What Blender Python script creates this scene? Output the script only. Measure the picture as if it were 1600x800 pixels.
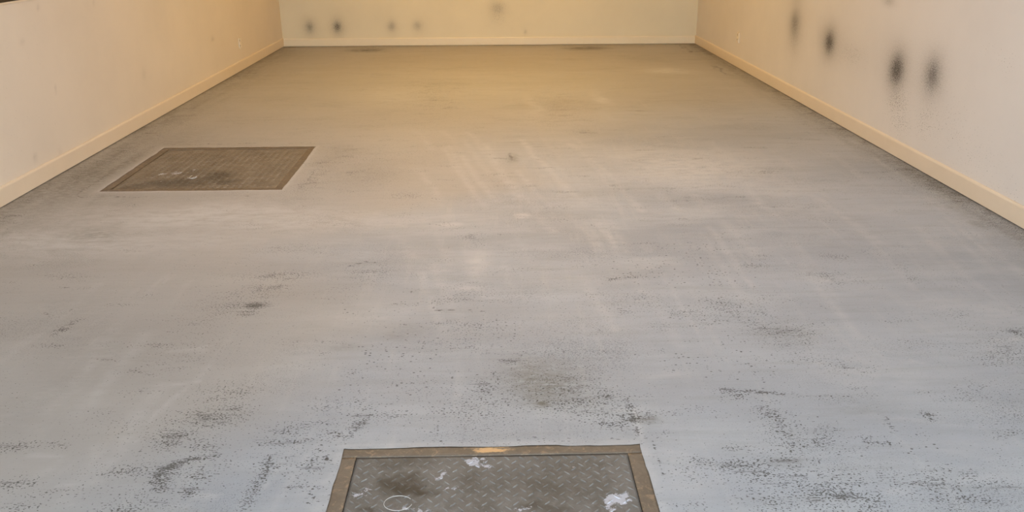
import bpy, bmesh, math, random
import numpy as np
from mathutils import Vector, Matrix, noise as mnoise

for o in list(bpy.data.objects):
    bpy.data.objects.remove(o)
S = bpy.context.scene
C = bpy.data.collections.new('garage'); S.collection.children.link(C)
random.seed(7); rng = np.random.default_rng(7)

# ------------------------------------------------------------------ camera
H = 1.5; F = 1343.0; PITCH = 0.3641; YAW = 0.0208; ROLL = -0.0048
XL, XR, YB, YF, CEIL = -2.873, 2.808, 12.11, -1.2, 2.75
fw = Vector((math.sin(YAW)*math.cos(PITCH), math.cos(YAW)*math.cos(PITCH), -math.sin(PITCH)))
rt = Vector((math.cos(YAW), -math.sin(YAW), 0)); up = rt.cross(fw)
rt, up = rt*math.cos(ROLL)+up*math.sin(ROLL), up*math.cos(ROLL)-rt*math.sin(ROLL)
cd = bpy.data.cameras.new('camera'); cam = bpy.data.objects.new('camera', cd); C.objects.link(cam)
cam.matrix_world = Matrix(((rt.x, up.x, -fw.x, 0), (rt.y, up.y, -fw.y, 0), (rt.z, up.z, -fw.z, H), (0, 0, 0, 1)))
cd.sensor_width = 36; cd.lens = F/1600*36; cd.clip_start = 0.05
S.camera = cam

def ray(px, py):
    return fw + rt*((px-800)/F) - up*((py-400)/F)
def on_floor(px, py):
    d = ray(px, py); t = -H/d.z
    return d.x*t, d.y*t
def on_left(px, py):
    d = ray(px, py); t = XL/d.x; return d.y*t, H+d.z*t
def on_right(px, py):
    d = ray(px, py); t = XR/d.x; return d.y*t, H+d.z*t
def on_back(px, py):
    d = ray(px, py); t = YB/d.y; return d.x*t, H+d.z*t

# ------------------------------------------------------------------ light
w = bpy.data.worlds.new('overcast sky'); S.world = w; w.use_nodes = True
nt = w.node_tree; bg = nt.nodes['Background']
tc = nt.nodes.new('ShaderNodeTexCoord'); sx = nt.nodes.new('ShaderNodeSeparateXYZ')
cr = nt.nodes.new('ShaderNodeValToRGB')
cr.color_ramp.elements[0].position = 0.0; cr.color_ramp.elements[0].color = (0.755, 0.885, 1.0, 1)
cr.color_ramp.elements[1].position = 0.9; cr.color_ramp.elements[1].color = (0.715, 0.865, 1.0, 1)
nt.links.new(tc.outputs['Generated'], sx.inputs[0]); nt.links.new(sx.outputs[2], cr.inputs[0])
nt.links.new(cr.outputs[0], bg.inputs[0]); bg.inputs[1].default_value = 8.9

S.view_settings.view_transform = 'Standard'; S.view_settings.look = 'None'
S.view_settings.gamma = 1; S.view_settings.use_curve_mapping = False
S.view_settings.exposure = 0.0
LAMPS = [(10.7, 15, (1, 0.52, 0.10)), (8.7, 24, (1, 0.69, 0.26)), (6.7, 9, (1, 0.60, 0.22)), (4.7, 23, (1, 0.84, 0.76))]   # warm tubes at the back; whiter front pair added to brighten the mid floor

# ------------------------------------------------------------------ helpers
def tag(o, label=None, cat=None, group=None, kind=None):
    if label: o['label'] = label
    if cat: o['category'] = cat
    if group: o['group'] = group
    if kind: o['kind'] = kind
    return o
def link(name, me, mat=None, parent=None):
    o = bpy.data.objects.new(name, me); C.objects.link(o)
    if mat and hasattr(me, 'materials') and len(me.materials) == 0: me.materials.append(mat)
    if parent: o.parent = parent
    return o
def obj(name, bm, mat, parent=None, smooth=False):
    me = bpy.data.meshes.new(name)
    bmesh.ops.recalc_face_normals(bm, faces=bm.faces)
    bm.to_mesh(me); bm.free()
    if smooth:
        for p in me.polygons: p.use_smooth = True
    return link(name, me, mat, parent)
def empty(name, loc, label, cat, group=None, rot=0):
    o = bpy.data.objects.new(name, None); C.objects.link(o); o.location = loc
    o.rotation_euler = (0, 0, rot); o.empty_display_size = 0.1
    return tag(o, label, cat, group)
def box(bm, x0, x1, y0, y1, z0, z1, bev=0):
    r = bmesh.ops.create_cube(bm, size=1)
    vs = r['verts']
    for v in vs:
        v.co = Vector(((x0+x1)/2+v.co.x*(x1-x0), (y0+y1)/2+v.co.y*(y1-y0), (z0+z1)/2+v.co.z*(z1-z0)))
    if bev:
        es = list({e for v in vs for e in v.link_edges})
        bmesh.ops.bevel(bm, geom=es, offset=bev, segments=2, affect='EDGES', profile=0.5)
def boxobj(name, mat, parent, *a, bev=0):
    bm = bmesh.new(); box(bm, *a, bev=bev); return obj(name, bm, mat, parent)
def grid(name, us, vs, fn, mat, attrs, hole=None, parent=None):
    """rectangular sheet: us x vs lines, fn(U,V)->XYZ arrays, attrs name->array"""
    U, V = np.meshgrid(us, vs); X, Y, Z = fn(U, V)
    nu, nv = len(us), len(vs)
    co = np.stack([X, Y, Z], -1).reshape(-1, 3)
    i = np.arange(nu*nv).reshape(nv, nu)
    q = np.stack([i[:-1, :-1], i[:-1, 1:], i[1:, 1:], i[1:, :-1]], -1).reshape(-1, 4)
    if hole:
        uc = (U[:-1, :-1]+U[1:, 1:])/2; vc = (V[:-1, :-1]+V[1:, 1:])/2
        keep = np.ones(uc.shape, bool)
        for (a, b, c, d) in hole: keep &= ~((uc > a) & (uc < b) & (vc > c) & (vc < d))
        q = q[keep.reshape(-1)]
        used = np.zeros(len(co), bool); used[q.reshape(-1)] = True
        mp = np.cumsum(used)-1; co = co[used]; q = mp[q]
        attrs = {k: a.reshape(-1)[used] for k, a in attrs.items()}
    me = bpy.data.meshes.new(name)
    me.vertices.add(len(co)); me.vertices.foreach_set('co', co.astype(np.float32).reshape(-1))
    me.loops.add(len(q)*4); me.loops.foreach_set('vertex_index', q.astype(np.int32).reshape(-1))
    me.polygons.add(len(q)); me.polygons.foreach_set('loop_start', np.arange(len(q), dtype=np.int32)*4)
    me.update(calc_edges=True)
    for k, a in attrs.items():
        at = me.attributes.new(k, 'FLOAT', 'POINT')
        at.data.foreach_set('value', np.clip(a, 0, 1.5).astype(np.float32).reshape(-1))
    me.validate()
    return link(name, me, mat, parent)

# node-graph shorthand
class G:
    def __init__(s, name):
        s.m = bpy.data.materials.new(name); s.m.use_nodes = True
        s.t = s.m.node_tree; s.b = s.t.nodes['Principled BSDF']
    def n(s, typ, **kw):
        nd = s.t.nodes.new(typ)
        for k, v in kw.items(): setattr(nd, k, v)
        return nd
    def l(s, a, b): s.t.links.new(a, b)
    def put(s, v, sock):
        if isinstance(v, (int, float)): sock.default_value = v
        elif isinstance(v, tuple): sock.default_value = v if len(v) == len(sock.default_value) else tuple(v)+(1,)
        else: s.l(v, sock)
    def math(s, op, a, b=0.0, clamp=False):
        nd = s.n('ShaderNodeMath', operation=op, use_clamp=clamp)
        s.put(a, nd.inputs[0]); s.put(b, nd.inputs[1]); return nd.outputs[0]
    def mix(s, f, a, b):
        nd = s.n('ShaderNodeMix', data_type='RGBA')
        s.put(f, nd.inputs[0]); s.put(a, nd.inputs[6]); s.put(b, nd.inputs[7]); return nd.outputs[2]
    def attr(s, name):
        return s.n('ShaderNodeAttribute', attribute_name=name).outputs['Fac']
    def pos(s): return s.n('ShaderNodeNewGeometry').outputs['Position']
    def obco(s): return s.n('ShaderNodeTexCoord').outputs['Object']
    def noise(s, scale, detail=3, rough=0.55, stretch=(1, 1, 1), rot=0.0, off=0.0, dist=0.0, co=None):
        mp = s.n('ShaderNodeMapping'); s.l(co or s.pos(), mp.inputs[0])
        mp.inputs['Scale'].default_value = stretch; mp.inputs['Rotation'].default_value = (0, 0, rot)
        mp.inputs['Location'].default_value = (off, off, off)
        nd = s.n('ShaderNodeTexNoise'); nd.inputs['Scale'].default_value = scale
        nd.inputs['Detail'].default_value = detail; nd.inputs['Roughness'].default_value = rough
        nd.inputs['Distortion'].default_value = dist
        s.l(mp.outputs[0], nd.inputs['Vector']); return nd.outputs['Fac']
    def vor(s, scale, stretch=(1, 1, 1), co=None):
        mp = s.n('ShaderNodeMapping'); s.l(co or s.pos(), mp.inputs[0]); mp.inputs['Scale'].default_value = stretch
        nd = s.n('ShaderNodeTexVoronoi'); nd.inputs['Scale'].default_value = scale
        s.l(mp.outputs[0], nd.inputs['Vector']); return nd
    def ramp(s, v, lo, hi, a=0.0, b=1.0):
        nd = s.n('ShaderNodeMapRange', interpolation_type='SMOOTHSTEP')
        s.put(v, nd.inputs[0]); s.put(lo, nd.inputs[1]); s.put(hi, nd.inputs[2])
        nd.inputs[3].default_value = a; nd.inputs[4].default_value = b; return nd.outputs[0]
    def bump(s, h, dist, strength=1.0, prev=None):
        nd = s.n('ShaderNodeBump'); s.put(h, nd.inputs['Height']); nd.inputs['Distance'].default_value = dist
        nd.inputs['Strength'].default_value = strength
        if prev: s.l(prev, nd.inputs['Normal'])
        return nd.outputs[0]
    def done(s, col, rough, normal=None, metal=None, spec=None):
        s.put(col, s.b.inputs['Base Color']); s.put(rough, s.b.inputs['Roughness'])
        if normal: s.l(normal, s.b.inputs['Normal'])
        if metal is not None: s.put(metal, s.b.inputs['Metallic'])
        if spec is not None: s.put(spec, s.b.inputs['Specular IOR Level'])
        return s.m

def spots_threshold(g, noise_out, dens, soft=0.05, lo=0.36, hi=0.70):
    """more of the noise's peaks pass as the density attribute grows"""
    th = g.math('SUBTRACT', hi, g.math('MULTIPLY', dens, hi-lo))
    d = g.math('SUBTRACT', noise_out, th)
    return g.ramp(d, 0.0, soft)

# ------------------------------------------------------------------ materials
def floor_material():
    g = G('worn sealed concrete')
    wear, dots, grime_shade, pale, tan, crack = [g.attr(k) for k in ('wear', 'dots', 'grime_shade', 'pale', 'tan', 'crack')]
    cloud = g.noise(0.9, 5, 0.6, (0.7, 1.3, 1), off=3)
    cloud2 = g.noise(3.2, 4, 0.6, (0.5, 1.6, 1), off=9)
    brush = g.noise(9, 4, 0.65, (0.25, 2.2, 1), off=1, dist=0.4)
    brush2 = g.noise(7, 3, 0.6, (2.6, 0.22, 1), rot=0.28, off=5)
    fine = g.noise(160, 2, 0.6)
    base = g.mix(g.ramp(cloud, 0.3, 0.7), (0.324, 0.340, 0.374), (0.408, 0.426, 0.466))
    base = g.mix(g.math('MULTIPLY', g.ramp(cloud2, 0.42, 0.72), 0.5), base, (0.49, 0.50, 0.52))
    base = g.mix(g.math('MULTIPLY', g.ramp(brush, 0.45, 0.75), 0.28), base, (0.27, 0.272, 0.27))
    base = g.mix(g.math('MULTIPLY', g.ramp(brush2, 0.52, 0.78), 0.28), base, (0.50, 0.50, 0.50))
    base = g.mix(g.math('MULTIPLY', g.ramp(fine, 0.4, 0.8), 0.16), base, (0.24, 0.24, 0.23))
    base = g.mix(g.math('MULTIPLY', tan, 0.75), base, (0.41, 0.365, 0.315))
    pm = g.math('MULTIPLY', pale, g.ramp(g.noise(14, 4, 0.65, (0.6, 1.3, 1), off=2), 0.2, 0.65), True)
    base = g.mix(g.math('MULTIPLY', pm, 0.8), base, (0.57, 0.56, 0.56))
    gm = g.math('MULTIPLY', grime_shade, g.ramp(g.noise(38, 4, 0.7, (0.55, 1.2, 1), off=7), 0.25, 0.62), True)
    base = g.mix(g.math('MULTIPLY', gm, 0.85), base, (0.125, 0.115, 0.085))
    # specks where the sealer has lifted
    sp = g.noise(185, 1, 0.5, (0.66, 1.0, 1), off=4)
    patch = g.noise(7, 3, 0.7, (0.5, 1.2, 1), off=8)
    amb = g.math('MULTIPLY', g.ramp(patch, 0.50, 0.76), 0.55)
    wd = g.math('ADD', g.math('MULTIPLY', wear, g.ramp(g.noise(22, 4, 0.7, (0.5, 1.1, 1), off=12), 0.28, 0.6, 0.35, 1.15)), amb)
    near = g.ramp(g.noise(2.1, 4, 0.65, (0.6, 1.1, 1), off=31), 0.42, 0.70)
    fsp = spots_threshold(g, g.noise(300, 1, 0.5, (0.7, 1.0, 1), off=33), g.math('MULTIPLY', near, 0.7), 0.06, 0.49, 0.74)
    m1 = spots_threshold(g, sp, wd, 0.04, 0.49, 0.72)
    m1 = g.math('MAXIMUM', m1, g.math('MULTIPLY', fsp, 0.55))
    drg = g.noise(60, 2, 0.6, (0.10, 1.4, 1), off=14)
    m1b = g.math('MULTIPLY', spots_threshold(g, drg, g.math('MULTIPLY', wd, 0.8), 0.06, 0.42, 0.80), 0.38)
    vd = g.vor(75, (0.75, 1.25, 1)); dist = vd.outputs['Distance']
    rnd = g.n('ShaderNodeSeparateColor'); g.l(vd.outputs['Color'], rnd.inputs[0])
    pick = g.math('LESS_THAN', rnd.outputs[0], g.math('MULTIPLY', dots, 0.55))
    rad = g.math('ADD', 0.12, g.math('MULTIPLY', rnd.outputs[1], 0.22))
    m2 = g.math('MULTIPLY', pick, g.ramp(g.math('SUBTRACT', rad, dist), 0.0, 0.08))
    m3 = spots_threshold(g, g.noise(90, 3, 0.7, (0.35, 1, 1), off=6), crack, 0.08, 0.40, 0.72)
    mm = g.math('MAXIMUM', g.math('MAXIMUM', g.math('MULTIPLY', m1, 0.9), m1b), g.math('MAXIMUM', g.math('MULTIPLY', m2, 0.95), m3))
    col = g.mix(g.math('MULTIPLY', mm, 0.9), base, (0.070, 0.064, 0.056))
    rough = g.math('ADD', 0.48, g.math('MULTIPLY', mm, 0.25))
    rough = g.math('ADD', rough, g.math('MULTIPLY', g.ramp(cloud2, 0.3, 0.7), 0.12))
    nrm = g.bump(g.math('MULTIPLY', mm, -1.0), 0.0012, 0.7)
    nrm = g.bump(g.noise(30, 3, 0.6, (0.5, 1.3, 1)), 0.0025, 0.25, nrm)
    return g.done(col, rough, nrm, spec=0.42)

def wall_material(name, col, soft=0.0):
    g = G(name)
    soot, spat = g.attr('soot'), g.attr('spatter')
    c = g.noise(1.3, 4, 0.6, off=2)
    base = g.mix(g.ramp(c, 0.3, 0.75), col, tuple(k*0.94 for k in col))
    scuff = g.ramp(g.noise(5, 4, 0.75, (1, 1, 0.6), off=11), 0.70, 0.82)
    base = g.mix(g.math('MULTIPLY', scuff, 0.18), base, (0.36, 0.32, 0.27))
    grain = g.noise(150, 3, 0.7, off=3)
    sm = g.math('MULTIPLY', soot, g.ramp(grain, 0.30, 0.66, 0.60, 1.45), True)
    base = g.mix(g.math('MULTIPLY', sm, 0.96), base, (0.060, 0.056, 0.054))
    sp = g.noise(120, 1, 0.5, off=8)
    sd = spots_threshold(g, sp, g.math('MULTIPLY', spat, 1.35), 0.05, 0.50, 0.80)
    base = g.mix(g.math('MULTIPLY', sd, 0.7), base, (0.12, 0.105, 0.09))
    nrm = g.bump(g.noise(220, 2, 0.6), 0.0008, 0.35)
    return g.done(base, 0.62, nrm, spec=0.3)

def plain(name, col, rough=0.5, metal=0.0, bscale=60, bd=0.0004, var=0.06):
    g = G(name)
    n = g.noise(8, 3, 0.6, off=5, co=g.obco())
    base = g.mix(g.ramp(n, 0.3, 0.7), col, tuple(k*(1-var*2) for k in col))
    return g.done(base, rough, g.bump(g.noise(bscale, 2, co=g.obco()), bd, 0.3), metal=metal)

def steel_material(name='grimy steel tread plate', a=(0.118, 0.108, 0.096), b=(0.185, 0.174, 0.163)):
    g = G(name)
    white, dark = g.attr('white'), g.attr('dark')
    c = g.noise(9, 5, 0.65, off=2)
    f = g.noise(60, 4, 0.75, off=5)
    base = g.mix(g.ramp(c, 0.3, 0.7), a, b)
    base = g.mix(g.math('MULTIPLY', g.ramp(f, 0.48, 0.75), 0.5), base, (0.26, 0.25, 0.245))
    base = g.mix(g.math('MULTIPLY', g.ramp(g.noise(25, 4, 0.7, off=9), 0.55, 0.75), 0.4), base, (0.155, 0.115, 0.095))
    dm = g.math('MULTIPLY', dark, g.ramp(g.noise(24, 4, 0.7, off=3), 0.15, 0.55), True)
    base = g.mix(g.math('MULTIPLY', dm, 0.95), base, (0.048, 0.037, 0.024))
    wn = g.noise(48, 5, 0.8, off=13)
    wm = spots_threshold(g, wn, white, 0.07, 0.30, 0.74)
    base = g.mix(g.math('MULTIPLY', wm, 0.9), base, (0.56, 0.55, 0.60))
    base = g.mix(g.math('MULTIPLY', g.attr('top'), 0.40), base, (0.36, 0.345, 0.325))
    rough = g.math('ADD', 0.55, g.math('MULTIPLY', wm, 0.3))
    nrm = g.bump(f, 0.0012, 0.5)
    return g.done(base, rough, nrm, metal=0.1, spec=0.35)

def bar_material():
    g = G('brown painted angle iron')
    bare = g.attr('bare')
    n = g.noise(16, 5, 0.7, (1, 1, 1), off=2, dist=1.2)
    base = g.mix(g.ramp(n, 0.35, 0.7), (0.125, 0.095, 0.068), (0.165, 0.128, 0.095))
    lt = g.ramp(g.noise(26, 4, 0.7, (0.8, 0.8, 1), off=6, dist=2.2), 0.52, 0.66)
    base = g.mix(g.math('MULTIPLY', lt, 0.65), base, (0.31, 0.215, 0.135))
    base = g.mix(g.math('MULTIPLY', g.ramp(g.noise(45, 4, 0.7, off=9), 0.56, 0.7), 0.5), base, (0.10, 0.085, 0.07))
    bn = g.noise(34, 5, 0.85, (0.35, 2.0, 1), off=5)
    bm_ = spots_threshold(g, bn, bare, 0.12, 0.42, 0.8)
    base = g.mix(bm_, base, (0.66, 0.40, 0.19))
    return g.done(base, 0.5, g.bump(g.noise(90, 3), 0.001, 0.5))

M_floor = floor_material()
M_wleft = wall_material('cream wall paint', (0.735, 0.655, 0.560))
M_wright = wall_material('off white wall paint', (0.715, 0.675, 0.640))
M_wback = wall_material('pale yellow wall paint', (0.755, 0.690, 0.525))
M_skirt = plain('cream gloss skirting paint', (0.745, 0.635, 0.500), 0.45, var=0.012)
M_skirtb = plain('pale yellow skirting paint', (0.800, 0.715, 0.545), 0.42, var=0.012)
M_ceil = plain('white ceiling paint', (0.74, 0.70, 0.62), 0.7)
M_steel = steel_material()
M_steelb = steel_material('rusty steel tread plate', (0.165, 0.128, 0.088), (0.245, 0.200, 0.148))
M_bar = bar_material()
M_dark = plain('dark light blocker', (0.03, 0.027, 0.022), 0.9)
M_plastic = plain('ivory plastic', (0.80, 0.72, 0.60), 0.35, var=0.01)
M_plasticd = plain('aged plastic shade', (0.13, 0.095, 0.06), 0.6)
M_bronze = plain('dark bronze frame', (0.030, 0.020, 0.013), 0.35, 0.3)
M_wire = plain('pale wire', (0.55, 0.54, 0.52), 0.35, 0.2)
M_out = plain('driveway concrete', (0.42, 0.42, 0.41), 0.8)

# ------------------------------------------------------------------ floor marks (positions and sizes on the slab, in metres)
H1 = (-0.477, 0.444, 1.36, 2.281)      # near hatch outer x0,x1,y0,y1
H2 = (-2.429, -1.309, 5.125, 6.253)    # far hatch

def lines(a, b, step, snap=()):
    v = np.linspace(a, b, int(round((b-a)/step))+1)
    for s in snap:
        k = np.argmin(abs(v-s)); v[k] = s
    return v
us = lines(XL, XR, 0.015, (H1[0], H1[1], H2[0], H2[1]))
vs = np.concatenate([lines(YF, 1.2, 0.08), lines(1.2, 5.0, 0.015, (H1[2], H1[3]))[1:], lines(5.0, 7.0, 0.016, (H2[2], H2[3]))[1:], lines(7.0, YB, 0.03)[1:]])
U, V = np.meshgrid(us, vs)
A = {k: np.zeros(U.shape) for k in ('wear', 'dots', 'grime_shade', 'pale', 'tan', 'crack')}

def lattice(scale, seed, stretch=(1, 1)):
    """smooth value noise in numpy on the slab's own x,y"""
    r = np.random.default_rng(seed); n = 256; t = r.random((n, n))
    x = U*scale*stretch[0]+31.7; y = V*scale*stretch[1]+17.3
    xi = np.floor(x).astype(int); yi = np.floor(y).astype(int); fx = x-xi; fy = y-yi
    fx = fx*fx*(3-2*fx); fy = fy*fy*(3-2*fy)
    a = t[xi % n, yi % n]; b = t[(xi+1) % n, yi % n]; c = t[xi % n, (yi+1) % n]; d = t[(xi+1) % n, (yi+1) % n]
    return (a*(1-fx)+b*fx)*(1-fy)+(c*(1-fx)+d*fx)*fy
WX = (lattice(3.5, 1)-0.5)*0.16+(lattice(11, 2)-0.5)*0.06
WY = (lattice(3.5, 3)-0.5)*0.16+(lattice(11, 4)-0.5)*0.06

def size_at(px, py):
    x0, y0 = on_floor(px-5, py); x1, _ = on_floor(px+5, py)
    _, y2 = on_floor(px, py-2); _, y3 = on_floor(px, py+2)
    return abs(x1-x0)/10, abs(y2-y3)/4
def blob(ch, px, py, rx, ry, s, warp=1.0, p=2.0):
    cx, cy = on_floor(px, py); mx, my = size_at(px, py); wx = max(rx*mx, 0.012); wy = max(ry*my, 0.012)
    k = warp*min(1.0, 3*max(wx, wy))
    d = ((U+WX*k-cx)/wx)**2+((V+WY*k-cy)/wy)**2
    A[ch] = np.maximum(A[ch], s*np.exp(-0.5*(d/1.4)**(p/2)*1.6))
def stroke(ch, pts, width, s, warp=0.25, soft=1.0):
    P = [on_floor(*p) for p in pts]; best = np.full(U.shape, 1e9)
    Uw = U+WX*warp; Vw = V+WY*warp
    for (ax, ay), (bx, by) in zip(P[:-1], P[1:]):
        L = max((bx-ax)**2+(by-ay)**2, 1e-9)
        t = np.clip(((Uw-ax)*(bx-ax)+(Vw-ay)*(by-ay))/L, 0, 1)
        best = np.minimum(best, np.hypot(Uw-ax-t*(bx-ax), Vw-ay-t*(by-ay)))
    m = s*np.exp(-(best/(width*soft))**2)
    if ch == 'pale': m = m*np.clip(0.35+1.3*(lattice(2.3, 61)-0.15), 0.1, 1)*(0.6+0.4*lattice(25, 62))
    A[ch] = np.maximum(A[ch], m)

WEAR = [(451,390,40,6,.5),(438,430,45,5,.75),(420,448,28,5,.8),(415,461,26,4,.7),(402,477,16,4,1.1),(367,461,22,5,.6),(388,489,14,4,.9),(357,485,28,16,.5),
 (315,543,50,20,.3),(362,611,34,13,.62),(345,622,24,8,.6),(336,653,36,13,.85),(300,660,40,14,.4),(273,687,30,14,.9),(312,697,28,9,.75),(247,758,15,14,.9),(220,669,50,18,.35),
 (304,747,22,10,.8),(294,768,14,8,.8),(372,640,14,8,.5),(472,669,48,7,.6),(446,690,34,5,.8),(522,682,12,5,1.1),(517,636,26,9,.5),(446,716,16,10,.6),(499,721,18,18,.7),
 (184,795,36,8,.7),(173,742,30,5,.6),(79,768,60,9,.45),(10,758,25,7,.7),(31,789,25,6,.7),(26,698,30,6,.6),(105,430,18,4,.5),(231,461,10,4,.5),(270,720,80,30,.3),(240,780,60,14,.45),
 (561,646,24,15,.6),(554,666,12,14,.7),(608,653,34,7,.6),(520,681,14,4,.9),(756,609,22,12,.7),(750,640,55,24,.55),(888,599,46,26,.62),(850,600,60,34,.5),(898,636,55,16,.6),
 (942,615,20,5,.9),(966,650,36,15,.65),(702,629,14,14,.4),(966,470,40,12,.35),(1008,467,28,9,.5),(1033,511,14,8,.4),(939,558,20,10,.3),(930,645,16,7,.7),
 (1136,486,60,6,.55),(1224,520,38,16,.62),(1192,512,12,12,.7),(1256,552,16,8,.6),(1312,572,30,18,.35),(1444,538,50,6,.42),(1500,508,20,6,.4),(1572,544,30,22,.55),(1592,520,14,8,.6),
 (1532,608,16,10,.4),(1576,640,40,22,.35),(1148,620,16,5,.8),(1092,642,22,4,.5),(1192,628,16,4,.5),(1224,680,30,18,.55),(1280,692,20,12,.7),(1228,722,30,7,1.0),(1276,720,10,6,.9),
 (1452,651,8,5,1.3),(1388,664,5,7,.9),(1148,732,36,8,.95),(1180,740,20,8,.9),(1080,736,28,14,.6),(1280,762,80,22,.75),(1312,784,55,22,.9),(1200,784,40,20,.7),(1150,760,50,24,.35),
 (1480,760,55,22,.7),(1520,776,40,10,.8),(1560,754,26,5,.9),(1072,792,24,8,.6),(1440,750,30,10,.5),(1590,700,30,30,.25),
 (1036,676,8,3,.9),(1142,477,38,12,.6),(1187,489,12,4,.7),(1375,395,22,8,.4),(1405,421,20,8,.4),(1425,436,10,4,.6),(1307,406,26,6,.35),(1307,440,30,8,.35),(1487,489,30,6,.4),
 (578,272,46,16,.4),(634,306,22,4,.6),(734,370,14,3,.6),(587,430,24,12,.5),(922,398,26,6,.4),(1180,405,20,10,.35),(677,150,26,22,.45),(870,165,34,20,.5),(575,78,22,3,.9),(918,75,22,3,.9),
 (910,205,14,5,.5),(1170,270,40,8,.35),(520,350,30,8,.25),(740,455,40,10,.35),(760,520,60,20,.25),(700,610,60,20,.3),(655,130,12,8,.3),(1100,300,120,30,.22),(560,245,60,14,.35),(500,270,16,24,.55),(475,290,12,10,.6)]
for (a, b, c, d, e_) in WEAR: blob('wear', a, b, c*1.2, d*1.25, e_*1.02)
DOTS = [(554,487,16,9,.6),(640,478,16,10,.35),(686,475,20,6,.7),(777,516,22,13,.75),(741,526,16,13,.75),(736,548,8,2,.6),(632,545,46,13,.95),(601,556,24,9,.9),(591,571,22,5,.8),
 (648,575,22,8,.7),(706,583,8,4,.8),(659,595,18,7,.8),(635,607,20,6,1.4),(655,609,10,4,1.2),(554,615,16,8,.7),(618,632,14,5,.7),(1148,528,26,14,.7),(1092,564,38,6,1.),(1116,582,14,6,1.),(1168,570,28,13,.8),
 (1060,500,26,8,.6),(1026,421,28,12,1.),(1090,388,24,6,1.),(1146,372,14,4,.9),(1079,406,14,5,.8),(1124,429,22,10,1.),(1142,477,40,12,.6),(1432,704,24,16,.7),(990,431,24,8,1.1),(640,334,10,3,.8),
 (694,351,20,3,1.),(683,311,4,2,1.4),(947,298,4,2,1.2),(919,311,4,2,1.2),(923,350,4,2,1.2),(884,323,4,2,1.2),(1230,670,30,20,.5),(498,722,18,20,.8),(1290,700,26,12,.6),(750,640,80,20,.3)]
for (a, b, c, d, e_) in DOTS: blob('dots', a, b, c*1.1, d*1.2, e_*1.5, warp=0.6)
STROKES = [('wear',[(231,756),(245,741),(262,732),(294,721),(336,711)],.020,1.1),('wear',[(432,712),(412,740),(386,790)],.025,.95),('wear',[(493,765),(490,790)],.008,1.1),
 ('wear',[(87,522),(123,500)],.03,.8),('crack',[(79,480),(131,481)],.006,.5),('crack',[(126,472),(163,461)],.008,.5),('crack',[(679,485),(756,485)],.009,.8),('wear',[(615,474),(652,476)],.012,.8),
 ('wear',[(572,652),(543,690)],.02,.9),('wear',[(980,625),(988,650),(993,678)],.014,1.1),('wear',[(681,666),(682,690)],.006,1.),('crack',[(988,634),(1020,634)],.005,.8),('pale',[(990,640),(1000,690)],.012,.9),
 ('wear',[(775,580),(783,598)],.012,.9),('wear',[(1128,610),(1165,611),(1216,618)],.014,1.1),('wear',[(1216,618),(1290,622),(1376,620)],.012,.5),('wear',[(1184,640),(1215,664),(1248,700)],.035,.75),
 ('wear',[(1128,702),(1184,702)],.014,.9),('wear',[(1380,740),(1408,752)],.02,.8),('crack',[(1466,727),(1490,728)],.005,.7),('crack',[(1380,628),(1420,629)],.005,.5),
 ('crack',[(1026,672),(1040,676)],.008,.9),('crack',[(1048,682),(1054,686)],.006,.9),('crack',[(543,417),(565,411),(585,413),(600,418)],.012,.8),('crack',[(719,387),(740,387)],.012,.6),
 ('crack',[(797,240),(803,250)],.025,.7),('crack',[(797,240),(847,251)],.02,.5),('crack',[(966,296),(985,296)],.01,.8),('crack',[(1188,300),(1236,298)],.012,.55),('crack',[(1315,283),(1337,283)],.012,.5),
 ('crack',[(540,566),(500,560),(440,548)],.004,.4),('crack',[(770,640),(720,700)],.004,.0),
 ('crack',[(498,231),(525,231)],.01,.7),('crack',[(940,640),(950,646)],.006,.8),('crack',[(800,677),(940,683)],.0,.0)]
for ch, pts, wd_, s in STROKES:
    if s > 0 and wd_ > 0: stroke(ch, pts, wd_, s)
# oily grime
for a in [(854,600,46,26,.72),(837,585,40,20,.62),(880,620,50,20,.4),(848,632,16,5,1.1),(860,605,50,4,.4),(831,622,18,5,.7),(900,590,26,14,.3),(1228,722,26,5,.6),(1012,656,13,4,.9),(1224,520,36,12,.32),
          (402,477,14,3,.5),(803,248,6,5,.7),(1529,350,10,5,.6),(1490,325,10,3,.5),(575,79,20,2,.6),(918,75,24,2,.6),(577,272,50,14,.22),(530,240,16,8,.2),(336,653,36,10,.2),(110,480,60,30,.12)]:
    blob('grime_shade', *a)
# soft smudges
for a in [(621,527,16,6,.34),(537,546,26,5,.30),(150,366,45,9,.5),(185,352,20,5,.25),(560,405,60,20,.1),(180,560,90,50,.14),(1340,640,70,20,.14),(90,610,70,50,.14),(640,520,20,8,.2)]:
    blob('grime_shade', *a, warp=1.5)
# chalky pale patches
for a in [(110,375,190,18,1.0),(60,385,120,16,.8),(300,338,170,13,.95),(470,345,130,14,.8),(560,335,60,10,.45),(1090,262,95,20,1.0),(1200,285,80,14,.5),(1020,245,60,12,.6),(750,415,12,18,.8),(735,452,26,5,.6),(694,352,22,3,.9),(817,337,10,3,1.2),
          (1040,110,24,3,1.1),(1070,112,22,3,.6),(947,155,8,7,.6),(832,165,8,12,.5),(620,150,60,10,.3),(1360,580,90,34,.40),(1530,480,90,16,.35),(1010,415,40,10,.5),(560,500,70,14,.35),(620,480,60,10,.3),
          (470,560,60,30,.25),(1060,740,30,40,.35),(1500,690,60,8,.35),(500,760,20,40,.3),(1200,330,120,12,.3),(400,600,60,30,.2),(1050,590,40,4,.4),(700,660,120,22,.22),(850,310,60,6,.2),(720,345,160,12,.2)]:
    blob('pale', *a)
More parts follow.
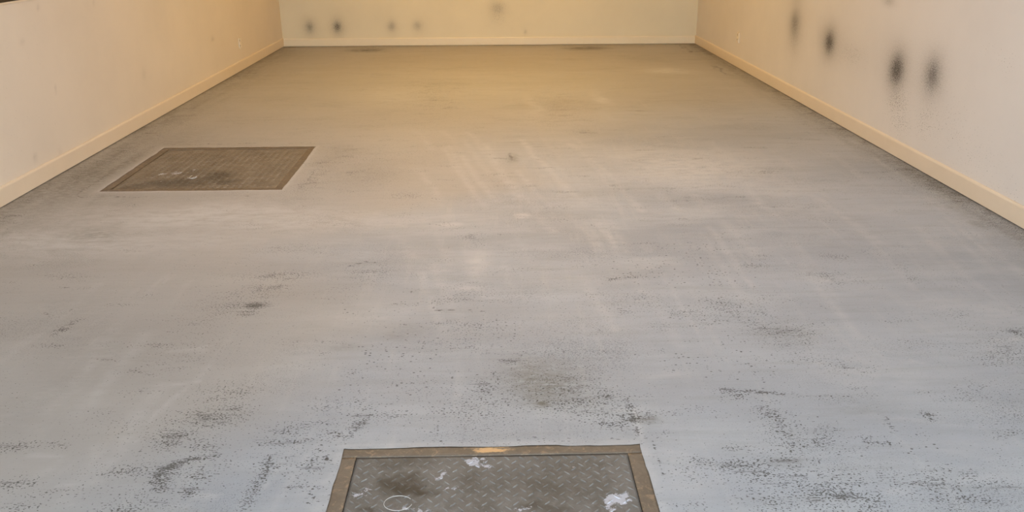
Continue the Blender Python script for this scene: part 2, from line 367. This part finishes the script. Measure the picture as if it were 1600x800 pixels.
# long drag marks running up the slab
for pts, wd_, s in [([(756,225),(815,309),(866,362)],.035,.6),([(812,219),(884,291),(922,337),(962,387)],.03,.7),([(890,225),(962,284),(1000,330)],.03,.65),([(700,228),(747,309)],.03,.45),
    ([(969,247),(1010,285),(1060,330)],.04,.5),([(1165,290),(1210,339)],.04,.55),([(1240,290),(1307,331),(1380,380)],.035,.5),([(1110,220),(1180,285)],.04,.4),([(1040,260),(1110,330),(1180,400)],.04,.4),
    ([(620,370),(645,405)],.04,.5),([(940,165),(950,185)],.05,.6),([(1300,240),(1380,300)],.03,.35),([(860,150),(830,175)],.04,.2),([(150,560),(60,680)],.03,.4),([(230,520),(130,650)],.035,.45),
    ([(260,600),(190,700)],.03,.4),([(210,470),(150,560)],.04,.35),([(690,380),(760,440)],.03,.3),([(1010,385),(1070,440)],.03,.3),([(1400,590),(1600,650)],.03,.35),([(1420,480),(1600,500)],.03,.4),
    ([(1400,655),(1530,668)],.012,.6),([(1035,583),(1070,588)],.02,.5),([(520,745),(500,800)],.03,.6),([(150,700),(120,760)],.02,.4)]:
    stroke('pale', pts, wd_, s)
rs = random.Random(4)
for i in range(64):
    px, py = rs.uniform(640, 1520), rs.uniform(190, 440); L = rs.uniform(0.5, 1.3)
    stroke('pale', [(px, py), (px+55*L*(1+(px-900)/900), py+75*L*(py/300))], rs.uniform(.012, .03), rs.uniform(.22, .52))
for i in range(26):
    px, py = rs.uniform(60, 560), rs.uniform(420, 720); L = rs.uniform(0.5, 1.4)
    stroke('pale', [(px, py), (px-75*L*(1+(400-px)/500), py+85*L)], rs.uniform(.008, .02), rs.uniform(.2, .45))
for i in range(70):
    px, py = rs.uniform(0, 1600), rs.uniform(420, 790); n_ = rs.choice(['wear', 'wear', 'pale'])
    stroke(n_, [(px, py), (px+rs.uniform(15, 60), py+rs.uniform(-6, 6))], rs.uniform(.006, .02), rs.uniform(.35, .8))
for i in range(90):
    px, py = rs.uniform(560, 1330), rs.uniform(105, 330)
    stroke('wear', [(px, py), (px+rs.uniform(8, 32), py+rs.uniform(-1, 1))], rs.uniform(.010, .03), rs.uniform(.3, .75))
# tan tint over the left and the far part of the slab
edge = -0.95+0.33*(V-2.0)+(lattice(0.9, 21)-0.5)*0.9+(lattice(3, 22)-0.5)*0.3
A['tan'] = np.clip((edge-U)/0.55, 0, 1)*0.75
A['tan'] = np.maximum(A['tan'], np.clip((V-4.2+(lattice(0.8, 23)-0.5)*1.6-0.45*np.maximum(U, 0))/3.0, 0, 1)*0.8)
# worn strips along the walls, plus corner shade painted at the wall foot
e1 = U-XL; e2 = XR-U; e3 = YB-V
na = lattice(6, 31, (3.0, 0.5)); nb = lattice(2.2, 32, (2.2, 0.5)); nc = lattice(14, 33, (2.0, 0.6))
A['grime_shade'] = np.maximum(A['grime_shade'], np.exp(-(e1/0.34)**2)*(0.22+0.60*na))
A['grime_shade'] = np.maximum(A['grime_shade'], np.exp(-(e1/0.06)**2)*(0.35+0.6*na))
A['wear'] = np.maximum(A['wear'], np.exp(-(e1/0.34)**2)*(0.2+0.75*nb))
A['grime_shade'] = np.maximum(A['grime_shade'], np.exp(-(e2/0.20)**2)*(0.25+0.70*na))
A['grime_shade'] = np.maximum(A['grime_shade'], np.exp(-(e2/0.045)**2)*(0.45+0.6*na))
A['wear'] = np.maximum(A['wear'], np.exp(-(e2/0.26)**2)*(0.2+0.7*nb))
A['wear'] = np.maximum(A['wear'], np.exp(-((e2-0.30+0.1*nc)/0.025)**2)*np.clip((nb-0.35)*3, 0, 1)*0.95)
A['grime_shade'] = np.maximum(A['grime_shade'], np.exp(-(e3/0.22)**2)*(0.30+0.5*lattice(3, 34, (0.7, 2))))
A['grime_shade'] = np.maximum(A['grime_shade'], np.exp(-((U+2.6)/0.45)**2)*np.exp(-((V-5.7)/1.1)**2)*(0.35+0.60*na))
A['crack'] = np.maximum(A['crack'], np.exp(-((U-XL-0.235-0.01*nc)/0.008)**2)*((V > 4.4) & (V < 6.6))*0.45)
A['crack'] = np.maximum(A['crack'], np.exp(-((V-5.16)/0.012)**2)*((U > XL+0.2) & (U < H2[0]))*0.4)
# feathered sealer edge round both hatches
def rect_dist(h):
    dx = np.maximum(np.maximum(h[0]-U, U-h[1]), 0); dy = np.maximum(np.maximum(h[2]-V, V-h[3]), 0)
    return np.hypot(dx, dy)
d1, d2 = rect_dist(H1), rect_dist(H2)
for d, ww in ((d1, 0.022), (d2, 0.014)):
    clear = 1-np.exp(-(d/0.06)**2)
    A['grime_shade'] = np.where(d < 0.3, A['grime_shade']*clear, A['grime_shade']); A['wear'] = A['wear']*np.where(d < 0.3, 0.35+0.65*clear, 1)
    A['pale'] = np.maximum(A['pale'], np.exp(-((d-0.008)/ww)**2)*0.75*(0.45+0.55*lattice(5, 71)))
A['crack'] = np.maximum(A['crack'], np.exp(-((d2-0.10-0.03*nc)/0.018)**2)*np.clip((lattice(7, 41)-0.45)*4, 0, 1)*0.7*(V < H2[3]+0.3))
A['crack'] = np.maximum(A['crack'], np.exp(-((d1-0.028-0.02*nc)/0.006)**2)*np.clip((lattice(9, 42)-0.55)*5, 0, 1)*0.8)
A['wear'] = np.clip(A['wear'], 0, 1.2)

def floor_shape(Ug, Vg):
    X = Ug.copy(); Y = Vg.copy()
    Z = (lattice(1.1, 51)-0.5)*0.003+(lattice(5, 52)-0.5)*0.0012
    for h in (H1, H2):
        d = rect_dist(h); rim = np.exp(-(d/0.05)**2); Z = Z*(1-rim)+0.0015*rim
        # ragged sealer edge lapping on to the frame
        inx = (Ug >= h[0]-1e-6) & (Ug <= h[1]+1e-6); iny = (Vg >= h[2]-1e-6) & (Vg <= h[3]+1e-6)
        jit = (lattice(9, 53)-0.35)*0.012+(lattice(30, 54)-0.5)*0.005
        for k, s, m in ((0, 1, iny), (1, -1, iny)):
            on = (abs(Ug-h[k]) < 1e-6) & m; X[on] += s*np.maximum(jit, 0)[on]
        for k, s, m in ((2, 1, inx), (3, -1, inx)):
            on = (abs(Vg-h[k]) < 1e-6) & m; Y[on] += s*np.maximum(jit, 0)[on]
    return X, Y, Z
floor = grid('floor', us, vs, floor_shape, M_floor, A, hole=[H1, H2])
tag(floor, 'grey worn sealed concrete garage floor with dark specks and brush marks', kind='structure')

# ------------------------------------------------------------------ walls
def wall_attrs(us_, vs_, spots, spatter):
    Uw, Vw = np.meshgrid(us_, vs_); so = np.zeros(Uw.shape); sp = np.zeros(Uw.shape)
    for (cu, cv, ru, rv, s) in spots: so = 1-(1-so)*(1-np.clip(s*np.exp(-0.9*(((Uw-cu)/ru)**2+((Vw-cv)/rv)**2)**0.85), 0, 1))
    for (cu, cv, ru, rv, s) in spatter: sp = np.maximum(sp, s*np.exp(-0.8*(((Uw-cu)/ru)**2+((Vw-cv)/rv)**2)))
    return {'soot': so, 'spatter': sp}
def spot(fn, px, py, rx, ry, s):
    a, b = fn(px, py); a1, _ = fn(px+rx, py); a0, _ = fn(px-rx, py); _, b1 = fn(px, py-ry); _, b0 = fn(px, py+ry)
    return (a, b, abs(a1-a0)/2, abs(b1-b0)/2, s)
R_spots = [spot(on_right, *a) for a in [(1242,34,7,19,.50),(1242,50,8,28,.20),(1243,40,16,44,.10),(1296,66,6.5,16,.92),(1293,62,14,24,.25),(1297,70,16,36,.12),(1332,84,34,30,.10),
    (1401,109,9,22,.94),(1401,108,15,32,.30),(1408,104,34,50,.09),(1457,117,10,23,.60),(1457,116,18,38,.24),(1450,130,36,50,.07),(1389,2,9,7,.30),(1245,0,10,7,.10),(1160,20,8,30,.04)]]
R_spat = [spot(on_right, *a) for a in [(1402,160,22,34,.62),(1405,190,26,30,.5),(1446,190,22,44,.48),(1470,190,60,60,.35),(1520,240,70,60,.30),(1330,84,28,22,.42),(1242,60,16,34,.4),(1575,300,60,50,.3),
    (1570,100,26,30,.32),(1457,125,26,44,.5),(1401,115,22,40,.5),(1240,120,30,30,.25),(1540,70,20,16,.25)]]
B_spots = [spot(on_back, *a) for a in [(484,42,5,7,.50),(483,44,12,15,.22),(527,42,5,7,.72),(527,43,11,15,.28),(612,41,5,6,.40),(612,43,10,13,.12),(652,40,5.5,6,.28),(654,42,10,12,.12),(777,12,9,8,.26),(778,18,16,18,.12),(821,50,2,3,.25)]]
B_spat = [spot(on_back, *a) for a in [(778,20,16,20,.42),(820,48,6,10,.2),(600,100,5,5,.0)]]
L_marks = [spot(on_left, *a) for a in [(87,140,1.2,2.5,.6),(147,6,1.5,2,.45),(332,60,2,2,.4),(55,247,2.5,5,.22),(94,237,3,3,.2),(59,10,2,3,.2),(35,65,4,5,.12),(225,116,3,10,.10)]]

wl_y = lines(YF-1.2, YB, 0.03); wl_z = lines(0, CEIL, 0.03)
# window opening in the left wall
wy1, wz = on_left(14, 2.4)
WIN = (2.2, on_left(27, 0.0)[0]+0.6, 0, 2.05)
sill_z = wz
zl = lines(-0.03, CEIL, 0.03, (sill_z, WIN[3])); yl = lines(YF, YB, 0.025, (WIN[0], WIN[1]))
lw = grid('wall_left', yl, zl, lambda a, b: (np.full(a.shape, XL), a, b), M_wleft, wall_attrs(yl, zl, L_marks, [(4.0, 0.4, 1.2, 0.4, .2)]), hole=[(WIN[0], WIN[1], sill_z, WIN[3])])
tag(lw, 'cream painted left wall of the garage', kind='structure')
yr = lines(YF, YB, 0.02); zr = lines(-0.03, CEIL, 0.02)
rw = grid('wall_right', yr, zr, lambda a, b: (np.full(a.shape, XR), a, b), M_wright, wall_attrs(yr, zr, R_spots, R_spat))
tag(rw, 'off-white right wall with black exhaust soot spots', kind='structure')
xb = lines(XL, XR, 0.02)
bw = grid('wall_back', xb, zr, lambda a, b: (a, np.full(a.shape, YB), b), M_wback, wall_attrs(xb, zr, B_spots, B_spat))
tag(bw, 'pale yellow back wall with faint soot spots', kind='structure')
# front wall with the open vehicle doorway behind the camera
DOOR = (-2.55, 2.55, 2.30)
bm = bmesh.new()
box(bm, XL, DOOR[0], YF-0.2, YF, 0, CEIL); box(bm, DOOR[1], XR, YF-0.2, YF, 0, CEIL); box(bm, DOOR[0], DOOR[1], YF-0.2, YF, DOOR[2], CEIL)
fwll = obj('wall_front', bm, M_skirt); tag(fwll, 'front wall around the open vehicle doorway', kind='structure')
# ceiling, ground outside
tag(boxobj('ceiling', M_ceil, None, XL-0.15, XR+0.15, YF-0.2, YB+0.15, CEIL, CEIL+0.15), 'plain pale ceiling', kind='structure')
tag(boxobj('floor_outside', M_out, None, -9, 9, YF-14, YF, -0.12, -0.004), 'concrete driveway outside the doorway', kind='structure')

def shell(name, label, *a): tag(boxobj(name, M_dark, None, *a), label, kind='structure')  # dark boxes added under and behind the room to stop light leaks
shell('light_blocker_1', 'light-blocking slab added below the floor', XL-0.2, XR+0.2, YF-0.1, YB+0.2, -0.16, -0.055)
shell('light_blocker_2', 'light blocker added behind the left wall', XL-0.2, XL-0.005, YF, YB+0.2, -0.06, 0.9)
shell('light_blocker_3', 'light blocker added behind the right wall', XR+0.005, XR+0.2, YF, YB+0.2, -0.06, 0.9)
shell('light_blocker_4', 'light blocker added behind the back wall', XL, XR, YB+0.005, YB+0.2, -0.06, 0.9)
# skirting boards: square board with an eased top edge, held just off the floor
def board(name, length, mat, height=0.098, t=0.016, gap=0.005):
    prof = [(0, gap), (t, gap), (t, height-0.012), (t-0.003, height-0.004), (t-0.008, height), (0, height)]
    bm = bmesh.new(); n = max(2, int(length/0.25))
    rings = []
    for i in range(n+1):
        x = length*i/n; wob = 0
        rings.append([bm.verts.new((x, -a-(wob if a > 0 else 0), b)) for a, b in prof])
    for i in range(n):
        for k in range(len(prof)):
            k2 = (k+1) % len(prof)
            bm.faces.new((rings[i][k], rings[i+1][k], rings[i+1][k2], rings[i][k2]))
    bm.faces.new(rings[0]); bm.faces.new(rings[-1][::-1])
    return obj(name, bm, mat)
bl = board('baseboard_left', YB-YF, M_skirt, 0.112); bl.location = (XL, YF, 0); bl.rotation_euler = (0, 0, math.pi/2)
tag(bl, 'cream skirting board along the left wall', kind='structure')
br = board('baseboard_right', YB-YF, M_skirt, 0.112); br.location = (XR, YB, 0); br.rotation_euler = (0, 0, -math.pi/2)
tag(br, 'cream skirting board along the right wall', kind='structure')
bb = board('baseboard_back', XR-XL-0.032, M_skirtb, 0.105); bb.location = (XL+0.016, YB, 0)
tag(bb, 'pale skirting board along the back wall', kind='structure')

# ------------------------------------------------------------------ dark window low in the left wall
y0, y1, z0, z1 = WIN[0], WIN[1], sill_z, WIN[3]
M_glass = G('dark window glass'); M_glass = M_glass.done((0.012, 0.010, 0.008), 0.12)
win = bpy.data.objects.new('window_1', None); C.objects.link(win); win.location = (XL, (y0+y1)/2, z0)
tag(win, 'dark framed window above the left wall ledge', kind='structure')
def wbox(name, mat, *a, bev=0.0):
    o = boxobj(name, mat, None, *a, bev=bev); o.parent = win; o.matrix_parent_inverse = Matrix.Translation(-win.location); return o
wbox('window_sill', M_skirt, XL-0.004, XL+0.006, y0, y1, z0-0.012, z0-0.001, bev=0.001)
wbox('frame_rail', M_bronze, XL-0.045, XL+0.004, y0, y1, z0, z0+0.05, bev=0.003)
wbox('frame_rail', M_bronze, XL-0.045, XL+0.004, y0, y1, z1-0.05, z1, bev=0.003)
for yy in (y0, (y0+y1)/2-0.025, y1-0.05): wbox('frame_stile', M_bronze, XL-0.045, XL+0.004, yy, yy+0.05, z0+0.05, z1-0.05, bev=0.003)
wbox('window_pane', M_glass, XL-0.025, XL-0.019, y0+0.05, (y0+y1)/2-0.025, z0+0.05, z1-0.05)
wbox('window_pane', M_glass, XL-0.025, XL-0.019, (y0+y1)/2+0.025, y1-0.05, z0+0.05, z1-0.05)
wbox('window_reveal', M_wleft, XL-0.12, XL, y0-0.02, y0, z0, z1); wbox('window_reveal', M_wleft, XL-0.12, XL, y1, y1+0.02, z0, z1)
wbox('window_reveal', M_wleft, XL-0.12, XL, y0, y1, z1, z1+0.02)

# ------------------------------------------------------------------ wall sockets
def socket(loc, rot, label):
    """vertical two-gang power point, facing local -Y"""
    t = empty('power_outlet', loc, label, 'power outlet', rot=rot)
    bm = bmesh.new(); box(bm, -0.037, 0.037, -0.013, 0, -0.060, 0.060, bev=0.003); obj('face_plate', bm, M_plastic, t)
    for s in (-1, 1):
        bm = bmesh.new(); box(bm, 0.006, 0.024, -0.0175, -0.0125, s*0.034-0.011, s*0.034+0.011, bev=0.0015)
        obj('rocker_switch', bm, M_plastic, t)
        bm = bmesh.new()
        for dx, dz, an in ((-0.021, 0.006, 0.5), (-0.009, 0.006, -0.5), (-0.015, -0.008, 0)):
            r = bmesh.ops.create_cube(bm, size=1)
            for v in r['verts']:
                x = v.co.x*0.006; z = v.co.z*0.013
                v.co = Vector((dx+x*math.cos(an)-z*math.sin(an), -0.0131+v.co.y*0.001, s*0.028+dz+x*math.sin(an)+z*math.cos(an)))
        obj('pin_slots', bm, M_plasticd, t)
    for s in (-1, 1):
        bm = bmesh.new()
        r = bmesh.ops.create_cone(bm, cap_ends=True, segments=12, radius1=0.0035, radius2=0.003, depth=0.0015)
        for v in r['verts']: v.co = Vector((v.co.x, -0.0135-v.co.z, v.co.y+s*0.052))
        obj('screw_cap', bm, M_plasticd, t)
    return t
oy, oz = on_left(374, 67.5)
socket((XL, oy, oz), math.pi/2, 'small cream power outlet low on the left wall')
oy, oz = on_right(1154.5, 58.5)
socket((XR, oy, oz), -math.pi/2, 'small cream power outlet low on the right wall, left of the soot spots')

# ------------------------------------------------------------------ tread plate hatches
def hatch(h, label, barw, whites, darks, bares, M_pl, seed):
    x0, x1, y0, y1 = h; cx, cy = (x0+x1)/2, (y0+y1)/2
    t = empty('floor_hatch', (cx, cy, 0), label, 'floor hatch')
    r = random.Random(seed)
    W, D = (x1-x0)/2+0.004, (y1-y0)/2+0.004
    def bar(us_, vs_, sgn):
        def shp(a, b):
            edge = np.zeros(a.shape)
            mnu = np.minimum(a-us_[0], us_[-1]-a); mnv = np.minimum(b-vs_[0], vs_[-1]-b)
            e = np.minimum(mnu, mnv); return a, b, np.where(e < 1e-6, -0.0020, -0.0002)
        Ub, Vb = np.meshgrid(us_, vs_)
        ba = np.zeros(Ub.shape)
        for (bx, by, rx, ry, s) in bares: ba = np.maximum(ba, s*np.exp(-(((Ub+cx-bx)/rx)**2+((Vb+cy-by)/ry)**2)))
        o = grid('frame_bar', us_, vs_, shp, M_bar, {'bare': ba}, parent=t)
        sm = o.modifiers.new('body', 'SOLIDIFY'); sm.thickness = 0.02; sm.offset = -1
        return o
    def ed(a, b, st):
        v = list(np.linspace(a+0.0015, b-0.0015, max(2, int((b-a)/st)))); return np.array([a]+v+[b])
    bar(ed(-W, W, 0.01), ed(D-barw, D, 0.008), 1); bar(ed(-W, W, 0.01), ed(-D, -D+barw, 0.008), 1)
    bar(ed(-W, -W+barw, 0.008), ed(-D+barw, D-barw, 0.01), 0); bar(ed(W-barw, W, 0.008), ed(-D+barw, D-barw, 0.01), 0)
    # plate
    g_ = 0.0009; px, py = W-barw-g_, D-barw-g_
    us_ = lines(-px, px, 0.008); vs_ = lines(-py, py, 0.008)
    Up, Vp = np.meshgrid(us_, vs_)
    wh = np.zeros(Up.shape); dk = np.zeros(Up.shape)
    jx = 0.012*np.sin(Vp*61+seed)+0.008*np.sin(Up*97+1.3)+0.006*np.sin((Up+Vp)*151); jy = 0.012*np.cos(Up*53+seed)+0.008*np.cos(Vp*103)+0.006*np.sin((Up-Vp)*139)
    for (bx, by, rx, ry, s) in whites: wh = np.maximum(wh, s*np.exp(-0.8*((((Up+jx+cx-bx)/rx)**2+((Vp+jy+cy-by)/ry)**2)**1.5)))
    for (bx, by, rx, ry, s) in darks: dk = np.maximum(dk, s*np.exp(-0.8*((((Up+jx+cx-bx)/rx)**2+((Vp+jy+cy-by)/ry)**2)**1.5)))
    at = {'white': wh, 'dark': dk}
    pl = grid('tread_plate', us_, vs_, lambda a, b: (a, b, np.full(a.shape, -0.0030)+0.0006*np.sin(a*9)*np.cos(b*7)), M_pl, at, parent=t)
    sm = pl.modifiers.new('body', 'SOLIDIFY'); sm.thickness = 0.006; sm.offset = -1
    # raised lugs, alternately slanted
    co, fc, aw, ad, tp = [], [], [], [], []
    prof = [(-1, 0, 0), (-0.55, -1, 0), (0.55, -1, 0), (1, 0, 0), (0.55, 1, 0), (-0.55, 1, 0), (-0.6, 0, 1), (-0.35, -0.4, 1), (0.35, -0.4, 1), (0.6, 0, 1), (0.35, 0.4, 1), (-0.35, 0.4, 1)]
    P, Q = 0.022, 0.040; L, Wd, Ht = 0.0138, 0.0030, 0.0026
    ncol = int(2*px/P); 
    for i in range(ncol):
        u = -px+P*0.5+i*P+(2*px-ncol*P)/2
        sgn = 1 if i % 2 else -1
        v = -py+0.012+(Q/2 if i % 2 else 0)
        while v < py-0.010:
            a = sgn*0.80+r.uniform(-0.04, 0.04); c_, s_ = math.cos(a), math.sin(a); b0 = len(co)
            hh = Ht*r.uniform(0.75, 1.1)
            ww = wh[min(len(vs_)-1, int((v+py)/0.008)), min(len(us_)-1, int((u+px)/0.008))]; dd = dk[min(len(vs_)-1, int((v+py)/0.008)), min(len(us_)-1, int((u+px)/0.008))]
            for (p, q, z) in prof:
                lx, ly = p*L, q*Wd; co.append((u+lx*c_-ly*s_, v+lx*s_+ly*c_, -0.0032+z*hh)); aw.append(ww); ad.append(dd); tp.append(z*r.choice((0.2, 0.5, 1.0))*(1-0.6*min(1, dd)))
            fc.append(tuple(b0+k for k in range(6, 12)))
            for k in range(6): fc.append((b0+k, b0+(k+1) % 6, b0+6+(k+1) % 6, b0+6+k))
            v += Q
    me = bpy.data.meshes.new('raised_tread'); me.from_pydata(co, [], fc); me.update()
    for nm, arr in (('white', aw), ('dark', ad), ('top', tp)):
        k = me.attributes.new(nm, 'FLOAT', 'POINT'); k.data.foreach_set('value', np.array(arr, np.float32))
    lo = link('raised_tread', me, M_pl, t); lo['kind'] = 'stuff'
    bm = bmesh.new(); box(bm, -W+0.001, W-0.001, -D+0.001, D-0.001, -0.05, -0.022); obj('leak_tray', bm, M_dark, t)  # dark box added underneath so no light leaks through the plate gaps
    return t

def fs(px, py, rx, ry, s):
    x, y = on_floor(px, py); mx, my = size_at(px, py); return (x, y, rx*mx, ry*my, s)
hatch(H1, 'tread plate floor hatch in the foreground with brown frame and white paint smears', 0.051,
      [fs(*a) for a in [(748,718,20,6,.80),(758,728,14,8,.70),(712,716,6,3,.6),(688,741,10,8,.70),(672,732,7,3,.6),(708,738,6,3,.6),(702,763,22,3,.50),(715,770,10,3,.5),(972,782,26,10,.95),(953,792,12,6,.8),(990,775,8,6,.6),
        (822,797,12,5,.80),(808,792,10,4,.5),(894,733,8,4,.70),(560,770,20,16,.45),(545,748,10,8,.4),(650,797,22,5,.75),(640,720,8,4,.2),(824,714,2,2,.8),(600,712,6,4,.3),(950,713,3,2,.6),(735,790,40,10,.3),(660,780,20,8,.3)]],
      [fs(*a) for a in [(630,758,34,16,1.),(650,768,26,10,1.),(610,748,18,10,.8),(575,798,14,5,.8),(840,790,26,10,.7),(860,760,50,14,.45),(640,722,50,10,.4),(730,745,22,10,.35),(870,796,24,8,.6),(800,740,40,14,.3)]],
      [fs(*a) for a in [(766,703,46,7,1.25),(795,700,30,6,1.0),(722,705,12,4,.7),(545,703,26,2,.3),(1012,728,4,3,.6)]], M_steel, 3)
hatch(H2, 'dull brown tread plate floor hatch near the left wall', 0.056,
      [fs(*a) for a in [(255,271,8,1.4,.85),(276,270,8,2.5,.8),(303,276,6,2,.9),(302,266,4,3,.7),(235,276,10,1.5,.5),(262,277,8,1.4,.5),(415,263,5,3,.55),(425,268,5,2,.4),(250,283,60,5,.35),(400,285,40,6,.25)]],
      [fs(*a) for a in [(275,285,50,7,.75),(340,275,24,8,.75),(350,283,20,4,.7),(330,245,30,5,.2),(220,290,30,4,.5),(300,270,14,5,.4)]],
      [], M_steelb, 5)

# pale loops lying on the plates
def wire_loop(cx, cy, rx, ry, rot, label, open_=0.0, rad=0.0016, tail=None):
    cu = bpy.data.curves.new('wire_loop', 'CURVE'); cu.dimensions = '3D'; cu.bevel_depth = rad; cu.bevel_resolution = 2
    sp = cu.splines.new('POLY'); n = 40; pts = []
    for i in range(n+1):
        a = 2*math.pi*(1-open_)*i/n+rot
        pts.append((rx*math.cos(a), ry*math.sin(a), 0))
    if tail: pts += tail
    sp.points.add(len(pts)-1)
    for p, c in zip(sp.points, pts): p.co = (*c, 1)
    dg = bpy.data.objects.new('tmp', cu); C.objects.link(dg)
    me = bpy.data.meshes.new_from_object(dg.evaluated_get(bpy.context.evaluated_depsgraph_get()))
    bpy.data.objects.remove(dg)
    o = link('wire_loop', me, M_wire if not me.materials else None); 
    if not me.materials: me.materials.append(M_wire)
    o.location = (cx, cy, -0.0008+rad); return tag(o, label, 'wire')
x, y = on_floor(622, 786); mx, my = size_at(622, 786)
wire_loop(x, y, 22*mx, 11.5*my, 0.55, 'thin pale wire loop lying on the foreground hatch beside the dark oil patch', 0.12, 0.0008)
x, y = on_floor(303, 276.5); mx, my = size_at(303, 276.5)
wire_loop(x, y, 5.5*mx, 3*my, 2.6, 'tiny bright curl of wire on the hatch near the left wall', 0.45, 0.0022)

# ------------------------------------------------------------------ lamps on the ceiling (out of frame)
M_diff = G('lit diffuser'); e = M_diff.b; e.inputs['Emission Color'].default_value = (1, 0.7, 0.35, 1); e.inputs['Emission Strength'].default_value = 3.0
M_diff.b.inputs['Base Color'].default_value = (0.8, 0.75, 0.65, 1); M_diff = M_diff.m
for i, (lx, ly, k, LC) in enumerate([(x_, y_, k_, c_) for y_, k_, c_ in LAMPS for x_ in (-0.8, 0.8)]):
    t = empty('ceiling_light', (lx, ly, CEIL), 'warm batten light on the ceiling, %s pair, %s side' % (('rearmost', 'second', 'third', 'added foremost')[i//2], 'left' if lx < 0 else 'right'), 'ceiling light', 'warm ceiling battens')
    boxobj('housing', M_plastic, t, -0.09, 0.09, -0.62, 0.62, -0.045, 0, bev=0.006)
    boxobj('diffuser', M_diff, t, -0.06, 0.06, -0.60, 0.60, -0.080, -0.045, bev=0.01)
    ld = bpy.data.lights.new('batten_glow', 'AREA'); ld.shape = 'RECTANGLE'; ld.size = 0.12; ld.size_y = 1.2
    ld.energy = k; ld.color = LC
    lo = bpy.data.objects.new('batten_glow', ld); C.objects.link(lo); lo.location = (0, 0, -0.085); lo.parent = t
